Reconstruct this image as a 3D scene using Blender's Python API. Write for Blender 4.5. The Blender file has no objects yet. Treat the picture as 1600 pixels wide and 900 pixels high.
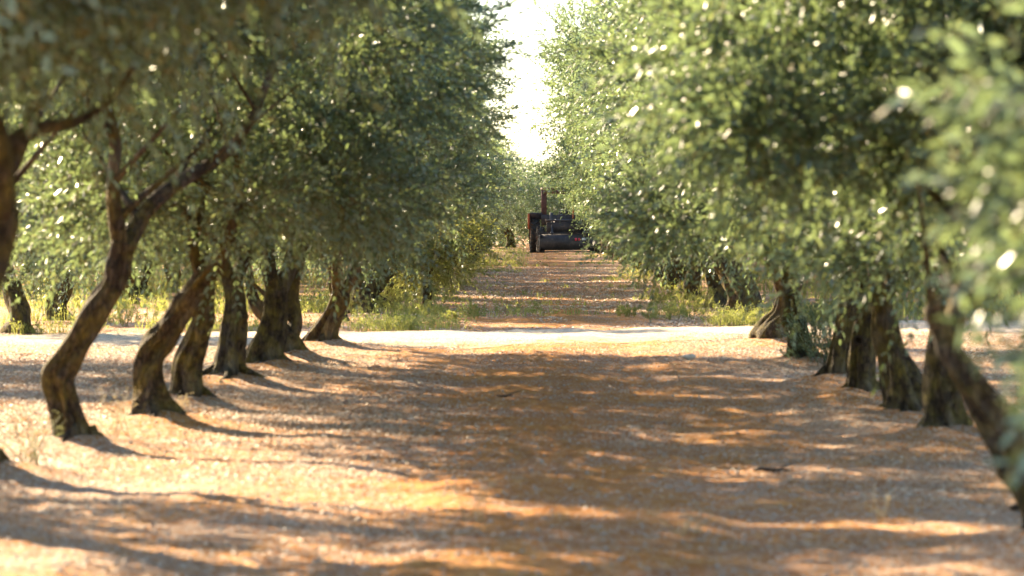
import bpy, math, random
import numpy as np
from mathutils import Vector, Matrix

# ------------------------------------------------------------------ camera, sky, sun, exposure
S = bpy.context.scene
C = S.collection
FPX, VX, VY, CH = 6400.0, 850.0, 345.0, 1.5      # focal length in photo pixels, vanishing point of the lane, eye height

cam = bpy.data.cameras.new('camera')
camo = bpy.data.objects.new('camera', cam); C.objects.link(camo)
cam.sensor_width = 36; cam.lens = FPX * 36 / 1600
cam.clip_start = 0.2; cam.clip_end = 5000
camo.location = (0, 0, CH)
camo.rotation_euler = (math.radians(90) - math.atan((450 - VY) / FPX), 0, math.atan((VX - 800) / FPX))
cam.dof.use_dof = True
cam.dof.focus_distance = 105
cam.dof.aperture_fstop = 4.6
S.camera = camo

SUN_AZ = 39      # degrees left of the lane direction, beyond the trees
SUN_EL = 26
W = bpy.data.worlds.new('World'); S.world = W; W.use_nodes = True
wn = W.node_tree; bg = wn.nodes['Background']
sky = wn.nodes.new('ShaderNodeTexSky'); sky.sky_type = 'NISHITA'; sky.sun_disc = False
sky.sun_elevation = math.radians(SUN_EL)
sky.sun_rotation = math.radians(-SUN_AZ)
sky.dust_density = 0.4; sky.air_density = 1.0; sky.ozone_density = 1.0
wn.links.new(sky.outputs[0], bg.inputs[0]); bg.inputs[1].default_value = 0.068
sl = bpy.data.lights.new('sun', 'SUN'); sl.energy = 5.0; sl.angle = math.radians(0.55); sl.color = (1.0, 0.80, 0.53)
so = bpy.data.objects.new('sun', sl); C.objects.link(so)
sd = Vector((-math.sin(math.radians(SUN_AZ)) * math.cos(math.radians(SUN_EL)),
             math.cos(math.radians(SUN_AZ)) * math.cos(math.radians(SUN_EL)), math.sin(math.radians(SUN_EL))))
so.rotation_euler = sd.to_track_quat('Z', 'Y').to_euler()
so.location = (-20, 20, 30)

S.view_settings.view_transform = 'Standard'; S.view_settings.look = 'None'
S.view_settings.gamma = 1; S.view_settings.exposure = 2.72
cy = S.cycles
cy.use_denoising = True
cy.use_adaptive_sampling = True; cy.adaptive_threshold = 0.02
cy.max_bounces = 6; cy.diffuse_bounces = 2; cy.glossy_bounces = 2; cy.transmission_bounces = 5
cy.transparent_max_bounces = 6; cy.caustics_reflective = False; cy.caustics_refractive = False
cy.sample_clamp_indirect = 6

random.seed(5)
RNG = np.random.default_rng(11)

# ------------------------------------------------------------------ helpers
def tag(o, label=None, cat=None, group=None, kind=None):
    if label: o['label'] = label
    if cat: o['category'] = cat
    if group: o['group'] = group
    if kind: o['kind'] = kind
    return o

def mesh_np(name, V, Q, mat, smooth=False, T=None):
    """V (n,3), Q (m,4) quads, T optional (k,3) tris -> mesh data"""
    me = bpy.data.meshes.new(name)
    V = np.asarray(V, dtype=np.float32)
    Q = np.asarray(Q, dtype=np.int32).reshape(-1, 4)
    T = np.zeros((0, 3), np.int32) if T is None else np.asarray(T, dtype=np.int32).reshape(-1, 3)
    me.vertices.add(len(V)); me.vertices.foreach_set('co', V.ravel())
    loops = np.concatenate([Q.ravel(), T.ravel()])
    me.loops.add(len(loops)); me.loops.foreach_set('vertex_index', loops)
    n = len(Q) + len(T)
    me.polygons.add(n)
    ls = np.concatenate([np.arange(len(Q)) * 4, len(Q) * 4 + np.arange(len(T)) * 3]).astype(np.int32)
    lt = np.concatenate([np.full(len(Q), 4), np.full(len(T), 3)]).astype(np.int32)
    me.polygons.foreach_set('loop_start', ls); me.polygons.foreach_set('loop_total', lt)
    if smooth: me.polygons.foreach_set('use_smooth', np.ones(n, dtype=bool))
    me.update(calc_edges=True)
    me.materials.append(mat)
    return me

def link(name, me, parent=None, loc=(0, 0, 0), rz=0, sc=None):
    o = bpy.data.objects.new(name, me); C.objects.link(o)
    o.location = loc; o.rotation_euler = (0, 0, rz)
    if sc is not None: o.scale = sc if hasattr(sc, '__len__') else (sc, sc, sc)
    if parent: o.parent = parent
    return o

class Geo:
    def __init__(s): s.V = []; s.Q = []; s.T = []; s.n = 0
    def add(s, V, Q=(), T=()):
        V = np.asarray(V, float).reshape(-1, 3)
        if len(Q): s.Q.append(np.asarray(Q, int).reshape(-1, 4) + s.n)
        if len(T): s.T.append(np.asarray(T, int).reshape(-1, 3) + s.n)
        s.V.append(V); s.n += len(V)
    def build(s, name, mat, smooth=False):
        Q = np.concatenate(s.Q) if s.Q else np.zeros((0, 4), int)
        T = np.concatenate(s.T) if s.T else None
        return mesh_np(name, np.concatenate(s.V), Q, mat, smooth, T)

def snoise(seed, freqs, n=9):
    """smooth pseudo noise in 2-D/3-D as a sum of sines"""
    r = np.random.default_rng(seed)
    ks = []
    for f in freqs:
        for _ in range(n):
            d = r.normal(size=3); d /= np.linalg.norm(d)
            ks.append((d * f * r.uniform(.6, 1.5), r.uniform(0, 6.28), 1 / math.sqrt(n)))
    def fn(x, y, z=0):
        out = 0
        for k, p, a in ks: out = out + a * np.sin(k[0] * x + k[1] * y + k[2] * z + p)
        return out / math.sqrt(len(freqs))
    return fn

def P(px, py, d):            # a point of the photo at a known distance along the lane
    return np.array([(px - VX) * d / FPX, d, CH - (py - VY) * d / FPX])

# ------------------------------------------------------------------ materials
def newmat(name):
    m = bpy.data.materials.new(name); m.use_nodes = True
    nt = m.node_tree; b = nt.nodes['Principled BSDF']
    return m, nt, b, nt.nodes.new, nt.links.new

def ramp(N, stops, interp='LINEAR'):
    r = N('ShaderNodeValToRGB'); cr = r.color_ramp; cr.interpolation = interp
    while len(cr.elements) < len(stops): cr.elements.new(0.5)
    for e, (p, c) in zip(cr.elements, stops):
        e.position = p; e.color = (*c, 1) if len(c) == 3 else c
    return r

def noise(N, L, vec, scale, detail=4, rough=.55):
    n = N('ShaderNodeTexNoise'); n.inputs['Scale'].default_value = scale
    n.inputs['Detail'].default_value = detail; n.inputs['Roughness'].default_value = rough
    if vec is not None: L(vec, n.inputs['Vector'])
    return n

def mix(N, L, a, b, f, mode='MIX'):
    m = N('ShaderNodeMix'); m.data_type = 'RGBA'; m.blend_type = mode
    for s, v in ((6, a), (7, b), (0, f)):
        if isinstance(v, (tuple, list)): m.inputs[s].default_value = (*v, 1)
        elif isinstance(v, (int, float)): m.inputs[s].default_value = v
        else: L(v, m.inputs[s])
    return m.outputs[2]

def leaf_mat(name, fronts, back, trans, spec_rough=.38, tw=.45):
    m, nt, b, N, L = newmat(name)
    g = N('ShaderNodeNewGeometry')
    r = ramp(N, [(i / (len(fronts) - 1), c) for i, c in enumerate(fronts)])
    L(g.outputs['Random Per Island'], r.inputs[0])
    oi = N('ShaderNodeObjectInfo')
    hsv = N('ShaderNodeHueSaturation')
    mr = N('ShaderNodeMapRange'); mr.inputs[3].default_value = .82; mr.inputs[4].default_value = 1.18
    L(oi.outputs['Random'], mr.inputs[0]); L(mr.outputs[0], hsv.inputs['Value'])
    mh = N('ShaderNodeMapRange'); mh.inputs[3].default_value = .485; mh.inputs[4].default_value = .515
    L(oi.outputs['Random'], mh.inputs[0]); L(mh.outputs[0], hsv.inputs['Hue'])
    L(r.outputs[0], hsv.inputs['Color'])
    col = mix(N, L, hsv.outputs[0], back, g.outputs['Backfacing'])
    L(col, b.inputs['Base Color']); b.inputs['Roughness'].default_value = spec_rough
    mg = N('ShaderNodeMapRange'); mg.inputs[3].default_value = spec_rough * .8; mg.inputs[4].default_value = spec_rough * 1.7
    L(g.outputs['Random Per Island'], mg.inputs[0]); L(mg.outputs[0], b.inputs['Roughness'])
    b.inputs['Specular IOR Level'].default_value = .6
    t = N('ShaderNodeBsdfTranslucent')
    tc = mix(N, L, hsv.outputs[0], trans, .75); L(tc, t.inputs[0])
    ms = N('ShaderNodeMixShader'); ms.inputs[0].default_value = tw
    L(b.outputs[0], ms.inputs[1]); L(t.outputs[0], ms.inputs[2])
    L(ms.outputs[0], nt.nodes['Material Output'].inputs[0])
    return m

M_LEAF = leaf_mat('olive leaf', [(.018, .042, .029), (.030, .068, .042), (.060, .108, .052), (.030, .066, .050), (.11, .135, .05), (.19, .14, .06)],
                  (.19, .285, .24), (.26, .34, .12), .30, .40)
M_WEED = leaf_mat('weed leaf', [(.14, .19, .04), (.20, .24, .05), (.30, .28, .08), (.40, .33, .14), (.11, .16, .04)],
                  (.16, .18, .07), (.34, .36, .07), .6, .5)
M_DRY = leaf_mat('dry straw', [(.42, .34, .2), (.5, .42, .26), (.34, .26, .14)], (.45, .38, .24), (.5, .4, .2), .6, .3)
M_GREY = leaf_mat('grey green weed', [(.14, .17, .09), (.2, .22, .12), (.3, .27, .16)], (.2, .22, .13), (.3, .32, .12), .6, .4)

def litter_mat():
    m, nt, b, N, L = newmat('leaf litter')
    g = N('ShaderNodeNewGeometry')
    r = ramp(N, [(0, (.13, .06, .025)), (.3, (.26, .14, .06)), (.5, (.40, .27, .15)), (.72, (.56, .45, .31)), (.9, (.76, .69, .57)), (1, (.16, .08, .04))])
    L(g.outputs['Random Per Island'], r.inputs[0]); L(r.outputs[0], b.inputs['Base Color'])
    b.inputs['Roughness'].default_value = .55; b.inputs['Specular IOR Level'].default_value = .5
    return m
M_LIT = litter_mat()

def bark_mat():
    m, nt, b, N, L = newmat('olive bark')
    tc = N('ShaderNodeTexCoord'); oi = N('ShaderNodeObjectInfo')
    mp = N('ShaderNodeMapping'); mp.inputs['Scale'].default_value = (1, 1, .28)
    L(tc.outputs['Object'], mp.inputs['Vector'])
    n1 = noise(N, L, mp.outputs[0], 26, 8, .65)
    v = N('ShaderNodeTexVoronoi'); v.feature = 'DISTANCE_TO_EDGE'; v.inputs['Scale'].default_value = 30
    dm = N('ShaderNodeMixRGB'); dm.blend_type = 'ADD'; dm.inputs[0].default_value = .06
    L(mp.outputs[0], dm.inputs[1]); L(n1.outputs['Color'], dm.inputs[2]); L(dm.outputs[0], v.inputs['Vector'])
    n2 = noise(N, L, tc.outputs['Object'], 3.2, 4)
    n3 = noise(N, L, tc.outputs['Object'], 7.5, 5, .6)
    r1 = ramp(N, [(.25, (.026, .019, .013)), (.5, (.060, .044, .029)), (.75, (.135, .105, .075))]); L(n1.outputs[0], r1.inputs[0])
    rv = ramp(N, [(0, (.25, .25, .25)), (.12, (1, 1, 1))]); L(v.outputs[0], rv.inputs[0])
    c1 = mix(N, L, r1.outputs[0], rv.outputs[0], .8, 'MULTIPLY')
    rm = ramp(N, [(.42, (0, 0, 0)), (.64, (.85, .85, .85))]); L(n3.outputs[0], rm.inputs[0])
    moss = mix(N, L, (.09, .072, .018), (.20, .155, .032), n1.outputs[0])
    c2 = mix(N, L, c1, moss, rm.outputs[0])
    rg = ramp(N, [(.52, (0, 0, 0)), (.7, (.6, .6, .6))]); L(n2.outputs[0], rg.inputs[0])
    c3 = mix(N, L, c2, (.17, .145, .115), rg.outputs[0])
    L(c3, b.inputs['Base Color']); b.inputs['Roughness'].default_value = .9; b.inputs['Specular IOR Level'].default_value = .2
    ad = N('ShaderNodeMath'); ad.operation = 'MULTIPLY_ADD'; ad.inputs[1].default_value = .6
    L(rv.outputs[0], ad.inputs[0]); L(n1.outputs[0], ad.inputs[2])
    bp = N('ShaderNodeBump'); bp.inputs['Strength'].default_value = .9; bp.inputs['Distance'].default_value = .03
    L(ad.outputs[0], bp.inputs['Height']); L(bp.outputs[0], b.inputs['Normal'])
    return m
M_BARK = bark_mat()

def ground_mat():
    m, nt, b, N, L = newmat('red orchard soil')
    tc = N('ShaderNodeTexCoord'); o = tc.outputs['Object']
    sx = N('ShaderNodeSeparateXYZ'); L(o, sx.inputs[0])
    mp = N('ShaderNodeMapping'); mp.inputs['Scale'].default_value = (1, .45, 1); L(o, mp.inputs[0])
    n1 = noise(N, L, mp.outputs[0], 1.1, 5, .6)
    n2 = noise(N, L, o, 9, 6, .7)
    n3 = noise(N, L, o, 45, 3, .6)
    soil = ramp(N, [(.3, (.22, .082, .022)), (.5, (.43, .19, .058)), (.68, (.60, .34, .12))]); L(n2.outputs[0], soil.inputs[0])
    red = ramp(N, [(.35, (0, 0, 0)), (.65, (1, 1, 1))]); L(n1.outputs[0], red.inputs[0])
    c0 = mix(N, L, soil.outputs[0], (.30, .115, .040), 0)
    rr = mix(N, L, c0, (.46, .25, .105), .0)
    c1 = mix(N, L, c0, mix(N, L, soil.outputs[0], (.28, .095, .026), .55), red.outputs[0])
    # pale chaff: small flecks, denser away from the wheel tracks
    vo = N('ShaderNodeTexVoronoi'); vo.inputs['Scale'].default_value = 75; vo.inputs['Randomness'].default_value = 1
    L(o, vo.inputs[0])
    ab = N('ShaderNodeMath'); ab.operation = 'ABSOLUTE'; L(sx.outputs[0], ab.inputs[0])
    mrx = N('ShaderNodeMapRange'); mrx.inputs[1].default_value = .2; mrx.inputs[2].default_value = 2.2
    mrx.inputs[3].default_value = -.10; mrx.inputs[4].default_value = .16; L(ab.outputs[0], mrx.inputs[0])
    dn = N('ShaderNodeMath'); dn.operation = 'ADD'; L(n1.outputs[0], dn.inputs[0]); L(mrx.outputs[0], dn.inputs[1])
    sc = N('ShaderNodeSeparateColor'); L(vo.outputs['Color'], sc.inputs[0])
    lt = N('ShaderNodeMath'); lt.operation = 'LESS_THAN'; L(sc.outputs[0], lt.inputs[0])
    dn2 = N('ShaderNodeMath'); dn2.operation = 'MULTIPLY_ADD'; dn2.inputs[1].default_value = 1.5; dn2.inputs[2].default_value = -.5
    L(dn.outputs[0], dn2.inputs[0]); L(dn2.outputs[0], lt.inputs[1])
    fl = mix(N, L, (.30, .21, .15), (.56, .47, .38), sc.outputs[1])
    c2 = mix(N, L, c1, fl, lt.outputs[0])
    L(c2, b.inputs['Base Color']); b.inputs['Roughness'].default_value = .95; b.inputs['Specular IOR Level'].default_value = .08
    h = N('ShaderNodeMath'); h.operation = 'MULTIPLY_ADD'; h.inputs[1].default_value = 2.2
    L(n2.outputs[0], h.inputs[0]); L(n3.outputs[0], h.inputs[2])
    bp = N('ShaderNodeBump'); bp.inputs['Strength'].default_value = .8; bp.inputs['Distance'].default_value = .03
    L(h.outputs[0], bp.inputs['Height']); L(bp.outputs[0], b.inputs['Normal'])
    return m

def road_mat():
    m, nt, b, N, L = newmat('pale gravel')
    tc = N('ShaderNodeTexCoord'); o = tc.outputs['Object']
    v = N('ShaderNodeTexVoronoi'); v.inputs['Scale'].default_value = 28; L(o, v.inputs[0])
    n = noise(N, L, o, 1.3, 5, .6)
    sc = N('ShaderNodeSeparateColor'); L(v.outputs['Color'], sc.inputs[0])
    r = ramp(N, [(0, (.28, .21, .14)), (.5, (.46, .36, .25)), (1, (.60, .50, .37))]); L(sc.outputs[0], r.inputs[0])
    # worn soil spreading over the gravel from the orchard side
    sx = N('ShaderNodeSeparateXYZ'); L(o, sx.inputs[0])
    a_ = N('ShaderNodeMath'); a_.operation = 'MULTIPLY_ADD'; a_.inputs[1].default_value = .539; a_.inputs[2].default_value = 57.3; L(sx.outputs[0], a_.inputs[0])
    d_ = N('ShaderNodeMath'); d_.operation = 'SUBTRACT'; L(a_.outputs[0], d_.inputs[0]); L(sx.outputs[1], d_.inputs[1])
    mr = N('ShaderNodeMapRange'); mr.inputs[1].default_value = 2.0; mr.inputs[2].default_value = 8.0; mr.inputs[3].default_value = -.3; mr.inputs[4].default_value = .42
    L(d_.outputs[0], mr.inputs[0])
    ad = N('ShaderNodeMath'); ad.operation = 'ADD'; L(n.outputs[0], ad.inputs[0]); L(mr.outputs[0], ad.inputs[1])
    rn = ramp(N, [(.5, (0, 0, 0)), (.72, (1, 1, 1))]); L(ad.outputs[0], rn.inputs[0])
    n2 = noise(N, L, o, 9, 6, .7)
    soil = ramp(N, [(.3, (.38, .21, .10)), (.5, (.52, .33, .17)), (.68, (.62, .45, .27))]); L(n2.outputs[0], soil.inputs[0])
    c = mix(N, L, r.outputs[0], soil.outputs[0], rn.outputs[0]); b.inputs['Specular IOR Level'].default_value = .08
    L(c, b.inputs['Base Color']); b.inputs['Roughness'].default_value = .9
    bp = N('ShaderNodeBump'); bp.inputs['Strength'].default_value = .6; bp.inputs['Distance'].default_value = .02
    L(v.outputs[0], bp.inputs['Height']); L(bp.outputs[0], b.inputs['Normal'])
    return m

def plain(name, c, rough=.6, metal=0, var=.3, scale=6, c2=None):
    m, nt, b, N, L = newmat(name)
    tc = N('ShaderNodeTexCoord'); n = noise(N, L, tc.outputs['Object'], scale, 6, .65)
    r = ramp(N, [(.35, tuple(x * (1 - var) for x in c)), (.6, c), (.75, c2 or tuple(min(1, x * (1 + var)) for x in c))])
    L(n.outputs[0], r.inputs[0]); L(r.outputs[0], b.inputs['Base Color'])
    b.inputs['Roughness'].default_value = rough; b.inputs['Metallic'].default_value = metal
    bp = N('ShaderNodeBump'); bp.inputs['Strength'].default_value = .25; bp.inputs['Distance'].default_value = .01
    L(n.outputs[0], bp.inputs['Height']); L(bp.outputs[0], b.inputs['Normal'])
    return m

# ------------------------------------------------------------------ tree positions (x, distance)
def base(px, py):
    d = FPX * CH / (py - VY); return ((px - VX) * d / FPX, d)

# pixel skeletons of the nearest trunks: [(px, py, radius_px)...], limbs the same way; base gives the distance
HERO = {
 'L1': dict(d=27.0, tr=[(122,712,30),(110,668,25),(97,622,24),(90,590,27),(108,562,25),(136,520,22),(164,468,22),(184,425,23),(192,380,22)],
            limbs=[[(190,395,17),(181,345,14),(178,290,12),(184,220,11),(170,150,9),(190,60,7)],
                   [(194,395,17),(215,345,15),(255,300,13),(300,268,12),(350,232,10),(390,170,8),(420,90,6)]], stub=(86,588)),
 'L2': dict(d=29.7, tr=[(242,676,30),(236,636,25),(228,592,23),(234,556,25),(256,524,23),(280,492,20),(302,456,18),(330,420,16)],
            limbs=[[(322,432,14),(352,390,12),(372,330,10),(380,240,8)],[(315,440,12),(300,380,10),(320,300,8),(300,220,6)]]),
 'L3': dict(d=33.1, tr=[(294,642,26),(291,600,22),(293,566,21),(306,536,22),(318,500,20),(322,468,17),(328,420,15)],
            limbs=[[(326,430,13),(315,380,11),(325,300,8)],[(328,430,13),(352,380,11),(356,290,8)]]),
 'L4': dict(d=36.9, tr=[(354,612,28),(358,575,20),(361,540,19),(364,505,20),(366,470,17),(362,430,16)],
            limbs=[[(362,445,14),(346,395,12),(348,320,9)],[(362,440,13),(382,400,11),(400,320,8)]]),
 'L5': dict(d=40.3, tr=[(416,586,28),(414,556,24),(422,524,22),(430,492,20),(432,455,18)],
            limbs=[[(432,465,14),(420,410,12),(430,340,9)],[(433,462,13),(452,410,11),(458,340,8)]]),
 'L6': dict(d=43.4, tr=[(450,568,20),(446,544,19),(438,520,15),(420,500,12),(402,478,11),(392,450,10)],
            limbs=[[(393,458,9),(386,410,8),(400,340,6)],[(452,535,14),(460,505,12),(456,460,10),(470,400,7)]]),
 'L7': dict(d=47.3, tr=[(504,551,28),(505,530,21),(514,506,18),(526,482,16),(534,456,14)],
            limbs=[[(533,464,11),(528,420,9),(540,360,7)],[(534,462,11),(556,420,8),(560,370,6)]]),
 'R2': dict(d=27.7, tr=[(1478,700,36),(1476,660,28),(1474,610,26),(1474,560,25),(1478,510,24),(1482,460,22)],
            limbs=[[(1482,475,17),(1462,410,14),(1458,320,11),(1440,220,8)],[(1484,470,17),(1512,400,14),(1530,300,11),(1545,210,9)]]),
 'R3': dict(d=30.8, tr=[(1418,664,36),(1414,630,30),(1406,592,27),(1396,552,25),(1386,515,22),(1378,470,19)],
            limbs=[[(1380,485,15),(1365,420,12),(1370,320,9)],[(1380,480,14),(1402,410,12),(1410,320,9)]]),
 'R4': dict(d=34.2, tr=[(1348,632,25),(1346,598,21),(1346,560,22),(1350,525,22),(1354,485,19),(1353,440,17)],
            limbs=[[(1353,455,13),(1340,400,11),(1338,320,8)],[(1354,450,13),(1372,400,10),(1380,320,8)]]),
 'R5': dict(d=36.9, tr=[(1308,612,22),(1309,580,18),(1314,545,18),(1320,505,18),(1322,465,16),(1318,425,14)],
            limbs=[[(1318,440,12),(1306,390,10),(1300,310,8)],[(1320,440,11),(1336,380,9),(1340,310,7)]]),
 'R6': dict(d=42.3, tr=[(1256,576,24),(1250,550,20),(1246,520,17),(1240,485,15),(1236,450,13)],
            limbs=[[(1236,460,11),(1225,410,9),(1230,350,7)],[(1238,460,11),(1256,410,9),(1260,350,7)]]),
 'R7': dict(d=48.7, tr=[(1212,545,28),(1209,528,27),(1212,510,24),(1222,490,17),(1228,462,13)],
            limbs=[[(1227,470,11),(1215,430,9),(1210,370,7)],[(1228,468,10),(1246,430,8),(1250,370,6)]]),
 'R1': dict(d=18.3, tr=[(1672,872,52),(1645,808,46),(1606,735,40),(1560,668,34),(1515,600,27),(1484,548,22),(1466,505,19)],
            limbs=[[(1468,512,17),(1452,486,14),(1458,470,8)],[(1484,548,18),(1500,470,18),(1545,380,17),(1560,250,14),(1530,120,10)],
                   [(1515,470,14),(1590,400,12),(1640,300,10),(1660,200,8)]]),
 'L0': dict(d=24.0, tr=[(-38,762,46),(-62,690,36),(-90,610,34),(-88,530,33),(-70,450,30),(-60,400,28)],
            limbs=[[(-62,415,22),(-90,330,18),(-70,220,14),(-60,100,10)],[(-60,415,20),(-20,330,16),(20,240,13),(60,120,10)]]),
 'L00': dict(d=15.5, tr=[(-190,965,75),(-205,860,58),(-190,740,52),(-130,600,50),(-62,470,48),(-22,385,40),(-8,320,37)],
            limbs=[[(-8,335,34),(-4,270,32),(-8,200,26),(-40,90,18)],[(-4,240,18),(50,200,13),(105,188,9),(160,150,6),(210,60,4)]]),
}
HERO_POS = {}
for k, h in HERO.items():
    px = h['tr'][0][0]; HERO_POS[k] = ((px - VX) * h['d'] / FPX, h['d'])
MORE_NEAR = [(-3.25, 20.2), (-2.95, 11.6), (3.25, 23.4), (3.1, 14.0), (3.08, 9.4)]   # nearer neighbours, trunks beside the frame

# ------------------------------------------------------------------ ground
g_lo = snoise(3, (.5, 1.2)); g_mid = snoise(4, (3.5, 8)); g_hi = snoise(6, (22, 40))
MOUNDS = [(x, y, .13, .50) for x, y in list(HERO_POS.values()) + MORE_NEAR]
def gz(x, y):
    x = np.asarray(x, float); y = np.asarray(y, float)
    near = np.clip((75 - y) / 15, 0, 1) * np.clip((14 - abs(x)) / 4, 0, 1)
    z = .022 * g_lo(x, y * .6) - .018 * np.exp(-((abs(x - .1) - .85) / .22) ** 2) + near * (.012 * g_mid(x, y * .7) + .007 * g_hi(x, y))
    for mx, my, h, r in MOUNDS:
        z = z + h * np.exp(-(((x - mx) ** 2 + (y - my) ** 2) / r ** 2) ** .8)
    return z

def axis(segs):
    out = [segs[0][0]]
    for a, b_, st in segs:
        n = max(1, round((b_ - a) / st)); out += list(np.linspace(a, b_, n + 1)[1:])
    return np.array(out)
xs = axis([(-300, -60, 40), (-60, -14, 3), (-14, -4.2, .25), (-4.2, 4.2, .055), (4.2, 14, .25), (14, 60, 3), (60, 300, 40)])
ys = axis([(-50, 0, 25), (0, 14, 1), (14, 62, .085), (62, 90, .4), (90, 300, 3), (300, 540, 40)])
X, Y = np.meshgrid(xs, ys)
Z = gz(X, Y)
V = np.stack([X, Y, Z], -1).reshape(-1, 3)
nx = len(xs); i, j = np.meshgrid(np.arange(nx - 1), np.arange(len(ys) - 1))
a = (j * nx + i).ravel()
Q = np.stack([a, a + 1, a + nx + 1, a + nx], -1)
tag(link('ground', mesh_np('ground', V, Q, ground_mat(), True)), kind='structure')

# gravel road crossing obliquely (a sheet that follows the ground)
RS = .55   # slope of the road: it runs away to the right
def road_far(x): return 57.3 + RS * x * .98
n1, n2 = 160, 24
ru = np.linspace(-60, 60, n1 * 3); rv = np.linspace(0, 1, n2)
U, Vv = np.meshgrid(ru, rv)
edge = .35 * snoise(9, (.8, 2.5))(U, 0)
wob_f = .12 * snoise(19, (1.5, 4))(U, 5)
RY = road_far(U) + wob_f - (8.0 + edge * 2 + wob_f) * (1 - Vv)
RZ = gz(U, RY) + .004 + .03 * np.sin(np.pi * Vv ** 2)
V = np.stack([U, RY, RZ], -1).reshape(-1, 3); nx = len(ru)
i, j = np.meshgrid(np.arange(nx - 1), np.arange(n2 - 1)); a = (j * nx + i).ravel()
tag(link('gravel_road', mesh_np('gravel_road', V, np.stack([a, a + 1, a + nx + 1, a + nx], -1), road_mat(), True)), kind='structure')

# ------------------------------------------------------------------ leaf building blocks
def nrm(a): return a / np.maximum(np.linalg.norm(a, axis=-1, keepdims=True), 1e-9)

def leaves_np(p, d, w, length, width, fold=.18, simple=False):
    """p base points, d directions, w width directions"""
    n = len(p); L = length[:, None]; Wd = width[:, None] / 2
    nn = np.cross(d, w)
    if simple:
        V = np.stack([p, p + d * L * .45 + w * Wd, p + d * L, p + d * L * .45 - w * Wd], 1)
        return V.reshape(-1, 3), (np.arange(n)[:, None] * 4 + np.array([0, 1, 2, 3])[None])
    f = nn * Wd * fold * 2; cur = nn * L * .10
    V = np.stack([p, p + d * L * .28 + w * Wd * .85 + f, p + d * L * .68 + w * Wd * .85 + f - cur * .5, p + d * L - cur,
                  p + d * L * .68 - w * Wd * .85 + f - cur * .5, p + d * L * .28 - w * Wd * .85 + f], 1)
    b_ = np.arange(n)[:, None] * 6
    Q = np.concatenate([b_ + np.array([0, 1, 2, 3]), b_ + np.array([0, 3, 4, 5])], 1).reshape(-1, 4)
    return V.reshape(-1, 3), Q

def sprigs(rng, o, t, nleaf, L, leafL, leafW, simple, droop=.35):
    """twigs at o heading t, each with nleaf leaves in crossed pairs"""
    n = len(o); t = nrm(t)
    up = np.array([0, 0, 1.])
    u = nrm(np.cross(t, up + rng.normal(0, .2, (n, 3)))); v = np.cross(t, u)
    k = np.arange(nleaf)
    s = (.12 + .88 * (k // 2 * 2 + 1) / nleaf)[None, :, None] * L[:, None, None]
    pos = o[:, None] + t[:, None] * s - up * (droop * s ** 2 / L[:, None, None])
    ang = (k // 2 * (math.pi / 2) + (k % 2) * math.pi)[None, :] + rng.uniform(0, 6.28, (n, 1)) + rng.normal(0, .3, (n, nleaf))
    rad = np.cos(ang)[..., None] * u[:, None] + np.sin(ang)[..., None] * v[:, None]
    tt = nrm(t[:, None] - up * droop * 1.6 * (s / L[:, None, None]))
    d = nrm(tt * .75 + rad * .8 + rng.normal(0, .16, rad.shape) - up * .1)
    w = nrm(np.cross(d, tt) + rng.normal(0, .35, d.shape)); w = nrm(w - d * (w * d).sum(-1, keepdims=True))
    m = n * nleaf
    ln = leafL * rng.uniform(.65, 1.2, m); wd = leafW * rng.uniform(.75, 1.2, m)
    return leaves_np(pos.reshape(m, 3), d.reshape(m, 3), w.reshape(m, 3), ln, wd, simple=simple)

def twig_quads(o, t, L, r, droop=.35):
    n = len(o); t = nrm(t); up = np.array([0, 0, 1.])
    side = nrm(np.cross(t, up)); s2 = np.cross(t, side)
    out = []
    pts = [o + t * (L[:, None] * f) - up * (droop * L[:, None] * f ** 2) for f in (-.25, .4, 1.0)]
    rr = [r, r * .75, r * .3]
    ring = np.stack([pts[a] + (math.cos(q) * side + math.sin(q) * s2) * rr[a] for a in range(3) for q in (0, 2.094, 4.189)], 1)
    b_ = np.arange(n)[:, None] * 9
    Q = np.concatenate([b_ + np.array([a * 3 + c, a * 3 + (c + 1) % 3, a * 3 + 3 + (c + 1) % 3, a * 3 + 3 + c]) for a in range(2) for c in range(3)], 1)
    return ring.reshape(-1, 3), Q.reshape(-1, 4)

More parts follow.
